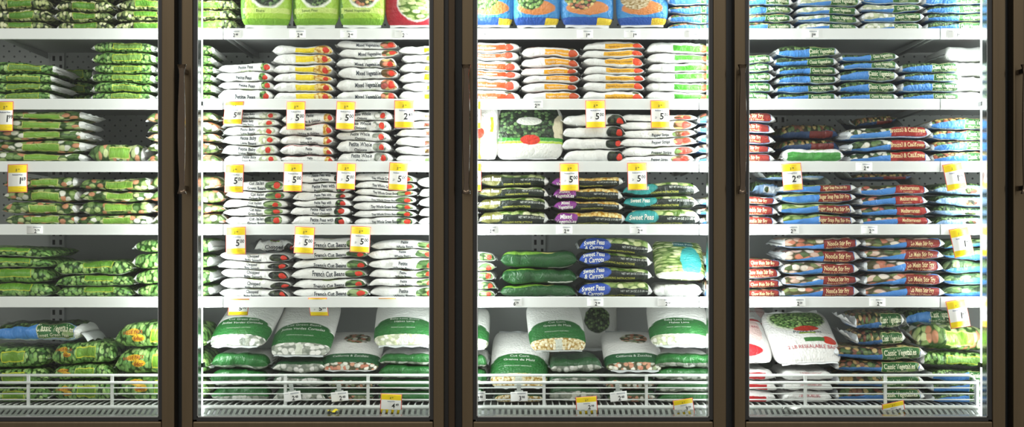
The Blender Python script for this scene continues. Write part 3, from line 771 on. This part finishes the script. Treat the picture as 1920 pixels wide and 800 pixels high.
for key, veg, line, band in (('bluepea_face', 'pea', 'SWEET PEAS', '#f4d63a'), ('bluemix_face', 'mix', 'MIXED VEGETABLES', '#f4d63a'), ('bluerice_face', 'rice', 'BROWN RICE', '#e8c63a')):
    fprod(key, '#3f93d2', [(('r', -.6, .6, .20, .6), '#264a9a'), (('e', .0, -.30, .42, .10), '#d98a4e'), (('e', -.12, -.14, .32, .20), veg), (('r', .14, .48, -.16, -.07), band), (('r', -.6, .6, -.60, -.42), '#2c5cb4'), (('r', .2, .6, -.60, -.43), band)],
          [(line, .31, -.115, .026, dict(c='#2a5a9a', ws=.8))])
fprod('spinach_face', '#eceeea', [(('r', -.45, .46, -.16, .6), 'leaf'), (('e', .47, .05, .12, .3), '#e9e2c4'), (('e', .0, .20, .19, .09), '#dfe4dc'), (('r', -.6, .6, -.20, -.13), '#3f9a3a'), (('r', -.6, .6, -.245, -.20), '#b9dc4a'), (('e', .02, -.175, .15, .10), RED)], sx=.19, sy=.14)
fprod('edge_face', '#e9ebe8', [(('r', -.6, -.1, -.6, .2), '#3f8a3a'), (('r', -.1, .02, -.6, .2), '#b9dc4a'), (('e', -.05, -.02, .2, .11), RED), (('r', .3, .4, .0, .3), LIME)], sx=.1, sy=.14)
fprod('teal_face', 'beanlt', [(('e', .22, -.16, .22, .42), '#2f9c9c'), (('r', -.1, .3, .24, .44), '#246a72'), (('r', -.6, .6, -.6, -.42), '#eef0ea')], [('Sweet Peas', .1, .33, .08, dict(c='#dff0f0', ws=.8))])
def bulk(key, veg, l1, l2, gr='#236a30'):
    fprod(key, '#f1f3f0', [(('r', -.6, .6, -.6, -.16), gr), (('e', .0, -.16, .48, .13), gr), (('r', -.6, .6, -.6, -.38), veg), (('r', -.07, .07, -.6, -.40), '#cfd6c8')],
          [(l1, .0, -.085, .042, dict(c='#eef2ea')), (l2, .0, -.155, .042, dict(c='#eef2ea')), ('PREMIUM QUALITY VEGETABLES', -.02, -.27, .016, dict(c='#d5e2d2'))], sx=.17, sy=.28, seal='sealclear')
bulk('cutbeans_face', 'frost', 'Cut Green Beans', 'Judias Verdes Cortadas')
bulk('lima_face', 'lima', 'Baby Lima Beans', 'Habas Lima')
bulk('cutcorn_face', 'corn', 'Cut Corn', 'Granos de Maiz')
fprod('zucchini_face', '#eceeec', [(('r', -.6, .6, -.6, -.25), '#27603a'), (('r', -.6, .6, -.6, -.42), 'carrotdice'), (('e', .05, .16, .24, .17), 'carrotdice')], [('California & Zucchini', .0, -.31, .045, dict(c='#e4ece2', ws=.9))], sx=.17, sy=.24, seal='sealclear')
fprod('circle_face', '#dfe3de', [(('e', .0, .05, .33, .28), 'peadark')], sx=.12, sy=.14)
fprod('petite_face', '#f1f2f0', [(('e', .0, .30, .46, .34), '#e3edd8'), (('e', .02, .29, .43, .29), 'pea'), (('e', .08, .02, .19, .06), RED), (('r', -.05, .2, -.09, -.06), LIME), (('e', .36, -.22, .12, .075), RED), (('r', .0, .28, -.25, -.18), '#3c7a3a')],
      [('Petite Peas', .08, -.05, .055, dict(c='#2c3c4c')), ('2 LB RESEALABLE BAG', .08, -.33, .052, dict(c='#b8243a', ws=.85))], sx=.2, sy=.24)
fprod('redwhite_face', '#f2f2f0', [(('e', .25, .1, .16, .35), '#f6d8d4'), (('e', .0, -.38, .34, .09), '#c4242c'), (('e', -.2, .28, .2, .06), '#e8c64a'), (('r', .2, .5, .32, .42), '#c4242c')], [('2 LB RESEALABLE BAG', .0, .12, .05, dict(c='#b8243a', ws=.8))], sx=.15, sy=.24)
LIPY = 55
face('green_bean_bag', 'lime green bean bag standing upright on the first shelf', 'bean_face', 499, LIPY, 96, .22, 9, .14, .055, yaw=4)
face('sweet_pea_bag', 'lime sweet pea bag standing upright between the beans and mixed vegetables', 'sweetpea_face', 592, LIPY, 90, .22, 9, .145, .055, yaw=-3)
face('mixed_vegetable_bag', 'lime mixed vegetables bag standing upright beside the red okra', 'mixedveg_face', 679, LIPY, 88, .22, 9, .14, .055, yaw=2)
face('okra_bag', 'red cut okra bag standing upright on the first shelf', 'okra_face', 770, LIPY, 96, .22, 9, .142, .06, yaw=-2)
face('blue_pea_bag', 'blue sweet pea bag standing upright, half hidden by the door frame', 'bluepea_face', 918, LIPY, 92, .22, 12, .145, .055)
face('blue_pea_bag', 'blue sweet pea bag with a yellow band standing next to mixed vegetables', 'bluepea_face', 1006, LIPY, 90, .22, 14, .14, .055, yaw=-2)
face('blue_mixed_bag', 'blue mixed vegetable bag standing upright on the first shelf', 'bluemix_face', 1101, LIPY, 102, .22, 16, .14, .055, yaw=3)
face('brown_rice_bag', 'blue bag with a heap of grains on it, standing', 'bluerice_face', 1204, LIPY, 98, .22, 16, .14, .055, yaw=-4)
face('leaf_spinach_bag', 'white spinach bag with leaf photo standing upright on the third shelf', 'spinach_face', 992, 302, 128, .150, 12, .145, .05, out=.008)
face('green_label_bag', 'white bag with red and green label turned edgewise beside the spinach', 'edge_face', 902, 302, 64, .150, 6, .15, .04, yaw=-14, out=.006)
z = stack(2, 5, 1222, 1322, 532, 1, 'plain_white')
face('teal_pea_bag', 'teal sweet peas bag lying tilted on a white bag', 'teal_face', 1276, 533, 96, .16, 50, .13, .05, roll=2, out=.006)
stack(2, 5, 1316, 1350, 474, 3, 'rice_stir')
# crumpled bags thrown on top of piles
def topper(key, label, x0, x1, yt, yb, tilt, d=.15, tw=.12, yaw=0):
    pr = PROD[key]; xa, xb = W(x0, 0, d)[0], W(x1, 0, d)[0]
    z0, z1 = W(0, yb, d)[2], W(0, yt, d)[2]
    t = thing(bagname(key), label, 'bag', ((xa + xb) / 2, d, z0), (0, math.radians(tilt), math.radians(yaw)), pr['desc'].replace(' bag', '') + ' bags')
    b = Bag('side', (xb - xa) - .02, .18, z1 - z0, RNG, lump=.16, twist=(tw, -tw * .6), dq=RNG.uniform(-.2, .2))
    finish(t, b, pr, RNG, (.8, -.8), .022)
topper('pale_blue', 'crumpled pale bag slumped on top of the sugar snap peas', 1432, 1552, 324, 337, 1, tw=.04)
topper('crinkled_dark', 'crumpled dark blue bag on top of the mediterranean vegetables', 1596, 1716, 324, 337, 0, tw=.04)
topper('crinkled_dark', 'crumpled dark blue bag behind the broccoli and cauliflower', 1600, 1690, 216, 234, -4, d=.22)
topper('pale_blue', 'loose pale bag beside the red stir fry piles on the fourth shelf', 1404, 1466, 340, 366, 8, d=.2)
topper('spinach', 'grey spinach bag in the dark at the back of the fifth shelf', 470, 560, 448, 472, 0, d=.28, tw=.1)
# ---- bottom deck
stack(0, 6, -60, 92, 650, 3, 'bulk_pea'); stack(0, 6, 88, 216, 642, 3, 'bulk_pea', d=.135, bend=-.006); stack(0, 6, 208, 392, 604, 3, 'bulk_pea', bend=-.01)
topper('classic_peas', 'big blue classic vegetables bag lying on the bulk pea bags', -22, 156, 604, 641, 0, d=.135, tw=.06)
stack(1, 6, 388, 506, 662, 3, 'bulk_green'); stack(1, 6, 504, 612, 676, 3, 'bulk_dark'); stack(1, 6, 608, 704, 706, 2, 'bulk_carrot'); stack(1, 6, 702, 822, 663, 4, 'bulk_green')
stack(2, 6, 826, 916, 664, 3, 'bulk_green'); stack(2, 6, 920, 1022, 737, 1, 'bulk_corn'); stack(2, 6, 1024, 1132, 671, 3, 'bulk_dark', d=.13); stack(2, 6, 1134, 1236, 706, 2, 'bulk_carrot'); stack(2, 6, 1226, 1346, 663, 4, 'bulk_green')
face('cut_bean_bag', 'white and green cut green beans bag slumped beneath a tilted tag', 'cutbeans_face', 441, 661, 112, .23, 61, .125, .055, yaw=-9)
face('cut_bean_bag', 'white and green cut green beans bag tilted beside the dark gap', 'cutbeans_face', 560, 678, 116, .25, 58, .125, .055, yaw=-3)
face('zucchini_bag', 'white zucchini mix bag with green foot beside the second door lima beans', 'zucchini_face', 655, 706, 112, .22, 66, .125, .05)
face('lima_bean_bag', 'white and green lima beans bag behind the second door', 'lima_face', 757, 660, 116, .22, 60, .125, .055, yaw=2)
face('lima_bean_bag', 'white and green lima beans bag half hidden by the third door frame', 'lima_face', 872, 665, 90, .21, 62, .125, .05)
face('cut_corn_bag', 'white and green cut corn bag lying low behind the wire fence', 'cutcorn_face', 972, 736, 112, .25, 58, .125, .055, yaw=-3)
stack(2, 6, 930, 1040, 640, 3, 'bulk_corn', d=.36, where='pile at the back')
face('cut_corn_bag', 'white and green cut corn bag lying on top, above the others', 'cutcorn_face', 1048, 670, 108, .22, 58, .128, .06, yaw=4)
face('circle_bag', 'white bag with round pea picture standing at the back liner', 'circle_face', 1120, 660, 76, .16, 14, .44, .04)
face('zucchini_bag', 'white zucchini mix bag with green foot beside the third door lima beans', 'zucchini_face', 1190, 706, 112, .22, 66, .125, .05)
face('lima_bean_bag', 'white and green lima beans bag topmost behind the third door', 'lima_face', 1277, 660, 116, .22, 60, .125, .055, yaw=-2)
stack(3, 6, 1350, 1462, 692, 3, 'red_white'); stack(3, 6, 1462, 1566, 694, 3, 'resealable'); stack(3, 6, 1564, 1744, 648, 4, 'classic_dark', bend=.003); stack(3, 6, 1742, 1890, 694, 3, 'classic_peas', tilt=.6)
face('red_white_bag', 'red and white resealable bag slumped behind the fourth door frame', 'redwhite_face', 1402, 692, 100, .24, 64, .125, .06)
face('red_white_bag', 'red and white resealable bag lying further back', 'redwhite_face', 1425, 640, 66, .16, 62, .36, .05, yaw=6)
face('petite_pea_bag', 'white petite peas bag with pea photo sliding forward over the fence', 'petite_face', 1518, 694, 130, .25, 60, .125, .06, yaw=0, roll=-2)
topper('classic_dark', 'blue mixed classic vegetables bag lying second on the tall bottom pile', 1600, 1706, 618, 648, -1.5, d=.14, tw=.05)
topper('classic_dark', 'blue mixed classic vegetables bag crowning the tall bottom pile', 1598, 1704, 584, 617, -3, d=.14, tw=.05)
topper('medley', 'big vegetable medley bag with carrots lying over the blue pea bags', 1714, 1868, 610, 658, 3, d=.135, tw=.1)
topper('peas', 'green pea bag wedged under the vegetable medley', 1722, 1872, 660, 687, 2, d=.135, tw=.1)
topper('classic_peas', 'dark pea bag at the back beneath a 1.69 tag', 1690, 1800, 580, 612, 0, d=.3, tw=.1)

# ------------------------------------------------------------------ price tags
TAGM = print_mat('yellow and white tag card', .053, .08, '#f7f8f4', [(('r', -.47, .47, .20, .48), '#fbdc08'), (('r', -.47, .47, -.48, -.27), '#fbdc08'), (('r', -.6, -.465, -1, 1), '#e8482c'), (('r', .465, .6, -1, 1), '#e8482c'), (('r', -1, 1, .478, 1), '#e8482c'), (('r', -1, 1, -1, -.478), '#e8482c')], wob=0, crinkle=0, rough=.4)
LABM = print_mat('white shelf label card', .045, .022, '#f2f4f2', [(('r', -.1, .40, .22, .40), '#b9bfc4'), (('r', -.44, -.2, .28, .36), '#c9ced2')], wob=0, crinkle=0, rough=.4)
def sheet(name, w, h, mat, curl, parent, skew=0.):
    m = 10; V, F, U = [], [], []
    for k in range(m + 1):
        v = k / m
        for sx in (-.5, .5):
            V.append((sx * w + skew * v * h, curl(v), -v * h)); U.append((sx, .5 - v))
    V += [(x, y + .0005, z) for x, y, z in V]; U += U
    n = 2 * (m + 1)
    for k in range(m):
        a = 2 * k
        F += [(a, a + 2, a + 3, a + 1), (n + a + 1, n + a + 3, n + a + 2, n + a), (a, n + a, n + a + 2, a + 2), (a + 1, a + 3, n + a + 3, n + a + 1)]
    F += [(0, 1, n + 1, n), (2 * m, n + 2 * m, n + 2 * m + 1, 2 * m + 1)]
    return link(name, mesh(name, V, F, mat, True, U), parent)
TC = {}
def price_tag(door, row, px, y0, y1, small, big, cents, two=True, wpx=35, lean=0., roll=0., skew=0., d=None, short=False, rail=True, note=''):
    d = RF - .003 if d is None else d
    h = PX(y1 - y0, d) / max(.25, math.cos(math.radians(lean))); w = PX(wpx, d)
    k = TC.get((door, row), 0); TC[(door, row)] = k + 1
    price = ('2/' if two else '') + big + '.' + cents
    lab = f"yellow and white reduced price tag reading {price}, {ORD[k]} along {SHELFN[row - 1]} shelf, {ORD[door]} door" if not note else note
    t = thing('price_tag', lab, 'price tag', W(px, y0, d), (math.radians(-lean), math.radians(roll), 0), 'yellow price tags')
    c = RNG.uniform(.001, .004)
    curl = lambda v: -c * math.sin(v * 3.0) - .004 * v * v
    sheet('card', w, h, TAGM, curl, t, skew)
    K = '#17181a'
    items = {K: [], '#3a4a78': []}
    items[K].append((small[0], -.02 * w, -.20 * h, .085 * h, 'r', True, .12, 1)); items[K].append((small[1], .03 * w, -.175 * h, .045 * h, 'l', True, .1, 1))
    items['#3a4a78'].append(('Reduced Price', 0, -.365 * h, .045 * h, 'c', True, .2, 1.0))
    items[K].append((big, .18 * w, -.57 * h, .235 * h, 'r', True, .06, .95)); items[K].append((cents, .21 * w, -.515 * h, .125 * h, 'l', True, .06, .9))
    if two: items[K].append(('2/', -.17 * w, -.62 * h, .075 * h, 'r', False, .12, 1))
    items['#c8921c'] = [('TOTAL SAVINGS WITH CARD', 0, -.075 * h, .022 * h, 'c', False, 0, 1.0), ('YOU SAVE', .2 * w, -.86 * h, .03 * h, 'c', False, 0, 1.0)]
    for col, its in items.items():
        V, F = text_layout(its)
        v = np.clip(-V[:, 1] / h, 0, 1)
        P = np.stack([V[:, 0] + skew * v * h, np.array([curl(x) for x in v]) - .0007, V[:, 1]], -1)
        link('lettering', mesh('lettering', P, F, ink(col)), t)
    return t
S98 = ('2', '98')
T5 = dict(two=True)
price_tag(0, 2, 10, 190, 246, ('2', '79'), '1', '99', False, 30); price_tag(0, 3, 33, 308, 361, ('2', '19'), '1', '69', False, 37, roll=-1)
price_tag(1, 2, 440, 190, 230, S98, '5', '00', skew=-.18, lean=-25); price_tag(1, 2, 555, 190, 243, S98, '5', '00'); price_tag(1, 2, 649, 190, 243, S98, '5', '00', roll=2); price_tag(1, 2, 758, 188, 240, ('2', '98'), '2', '49', False, 37)
price_tag(1, 3, 440, 308, 361, S98, '5', '00', roll=1); price_tag(1, 3, 550, 306, 359, S98, '5', '00', roll=1); price_tag(1, 3, 650, 306, 355, S98, '5', '00', roll=2); price_tag(1, 3, 748, 305, 357, S98, '5', '00', roll=3)
price_tag(1, 4, 442, 425, 477, S98, '5', '00', roll=-1, wpx=37); price_tag(1, 4, 572, 425, 475, S98, '5', '00', roll=3, wpx=37); price_tag(1, 4, 677, 424, 473, S98, '5', '00', roll=3, wpx=37)
price_tag(1, 5, 448, 560, 591, S98, '5', '00', lean=-48, skew=-.2, wpx=38); price_tag(1, 5, 595, 558, 592, S98, '5', '00', lean=-40); price_tag(1, 5, 726, 559, 573, ('4', '98'), '5', '00', lean=-68, wpx=32)
price_tag(2, 2, 884, 189, 242, S98, '5', '00'); price_tag(2, 2, 1116, 188, 240, S98, '5', '00', roll=-1, wpx=37); price_tag(2, 2, 1237, 188, 240, S98, '5', '00', roll=-1)
price_tag(2, 3, 885, 305, 358, S98, '5', '00'); price_tag(2, 3, 1067, 306, 358, S98, '5', '00', roll=-1); price_tag(2, 3, 1194, 305, 356, S98, '5', '00', roll=-1, wpx=36)
price_tag(3, 3, 1483, 306, 357, ('2', '98'), '2', '49', False, roll=-4, wpx=37); price_tag(3, 3, 1785, 306, 356, ('2', '19'), '1', '69', False, roll=-10, wpx=37)
price_tag(3, 4, 1797, 427, 481, ('2', '79'), '1', '99', False, roll=-11, wpx=37); price_tag(3, 5, 1791, 562, 614, ('1', '99'), '1', '69', False, roll=-10, wpx=37)
FD = .088
price_tag(1, 6, 734, 738, 776, ('4', '98'), '4', '49', False, 40, roll=3, d=FD, lean=-12, note='yellow reduced price tag reading 4.49 hanging over the second door grille')
price_tag(2, 6, 1099, 743, 777, ('3', '89'), '2', '99', False, 40, roll=-4, d=FD, lean=-14, note='yellow reduced price tag reading 2.99 hanging below the topmost cut corn')
price_tag(2, 6, 1280, 748, 779, ('4', '79'), '3', '29', False, 38, roll=-9, d=FD, lean=-16, note='yellow reduced price tag reading 3.29 hanging below the third door lima beans')
price_tag(3, 6, 1674, 754, 783, ('3', '79'), '2', '99', False, 42, roll=-12, d=FD, lean=-22, note='yellow reduced price tag reading 2.99 hanging over the fourth door grille')
LC = {}
def shelf_label(door, row, px, py, a, b, wpx=30, hpx=15, d=None, roll=0, clip=False):
    d = RF - .0016 if d is None else d
    k = LC.get((door, row), 0); LC[(door, row)] = k + 1
    w, h = PX(wpx, d), PX(hpx, d)
    x, y, z = W(px, py, d)
    lab = f"small white price label reading {a}.{b}, {ORD[k]} along {SHELFN[row - 1]} {'fence' if clip else 'shelf rail'}, {ORD[door]} door"
    t = thing('shelf_label', lab, 'price label', (x, d, z + h / 2), (0, math.radians(roll), 0), 'small white price labels')
    sheet('card', w, h, LABM, lambda v: 0, t)
    V, F = text_layout([(a, .12 * w, -.66 * h, .48 * h, 'r', True, .05, .9), (b, .15 * w, -.56 * h, .26 * h, 'l', True, .05, .9)])
    link('lettering', mesh('lettering', np.stack([V[:, 0], 0 * V[:, 0] - .0006, V[:, 1]], -1), F, ink('#202428')), t)
    if clip:
        box('clip', (-.012, .012, .0012, .0032, -h * .8, .004), MAT['clip'], t, .001)
        box('hook', (-.006, .006, .0012, .004, .004, .022), MAT['clip'], t, .001)
for dr, rw, lst in ((0, 4, [(65, '2', '79')]), (1, 1, [(437, '2', '48'), (558, '2', '48'), (653, '2', '48'), (755, '2', '79')]), (2, 1, [(901, '2', '79'), (1097, '1', '88'), (1185, '1', '88'), (1300, '1', '88')]),
                    (2, 2, [(1003, '2', '99')]), (2, 4, [(918, '2', '48'), (1058, '2', '48'), (1196, '2', '48')]), (2, 5, [(963, '6', '79'), (1116, '2', '48'), (1248, '2', '48')]),
                    (3, 1, [(1520, '1', '88'), (1792, '1', '88')]), (3, 3, [(1620, '2', '48')]), (3, 4, [(1483, '2', '79'), (1630, '2', '79')]), (3, 5, [(1495, '2', '59'), (1645, '2', '98')])):
    for px, a, b in lst: shelf_label(dr, rw, px, sum(LIP[rw - 1]) / 2 + .5, a, b)
for dr, px, a, b, ro in ((1, 547, '2', '48', -8), (1, 636, '2', '48', -6), (2, 894, '2', '98', -3), (2, 973, '3', '98', -2), (2, 1159, '2', '48', -6)):
    shelf_label(dr, 6, px, 743, a, b, 32, 18, FD + .006, ro, True)
# scraps of paper on the grille
def scrap(name, label, px, py, w, mat, dp=.07):
    rr = random.Random(px); n = 7; V, F = [], []
    for i in range(n):
        for j in range(4):
            V.append(((i / (n - 1) - .5) * w + rr.uniform(-.002, .002), (j / 3 - .5) * .02, .004 * math.sin(i * 1.3 + j) + .005 + rr.uniform(0, .003)))
    F = [(i * 4 + j, (i + 1) * 4 + j, (i + 1) * 4 + j + 1, i * 4 + j + 1) for i in range(n - 1) for j in range(3)]
    t = thing(name, label, 'paper scrap', W(px, py, dp))
    link('sheet', mesh('sheet', V, F, mat, True), t)
scrap('crumpled_tag', 'crumpled yellow tag lying on the second door grille', 625, 774, .032, plain('yellow paper', '#f2dc20', .5))
scrap('paper_slip', 'white paper slip lying on the fourth door grille', 1484, 769, .05, MAT['card'])
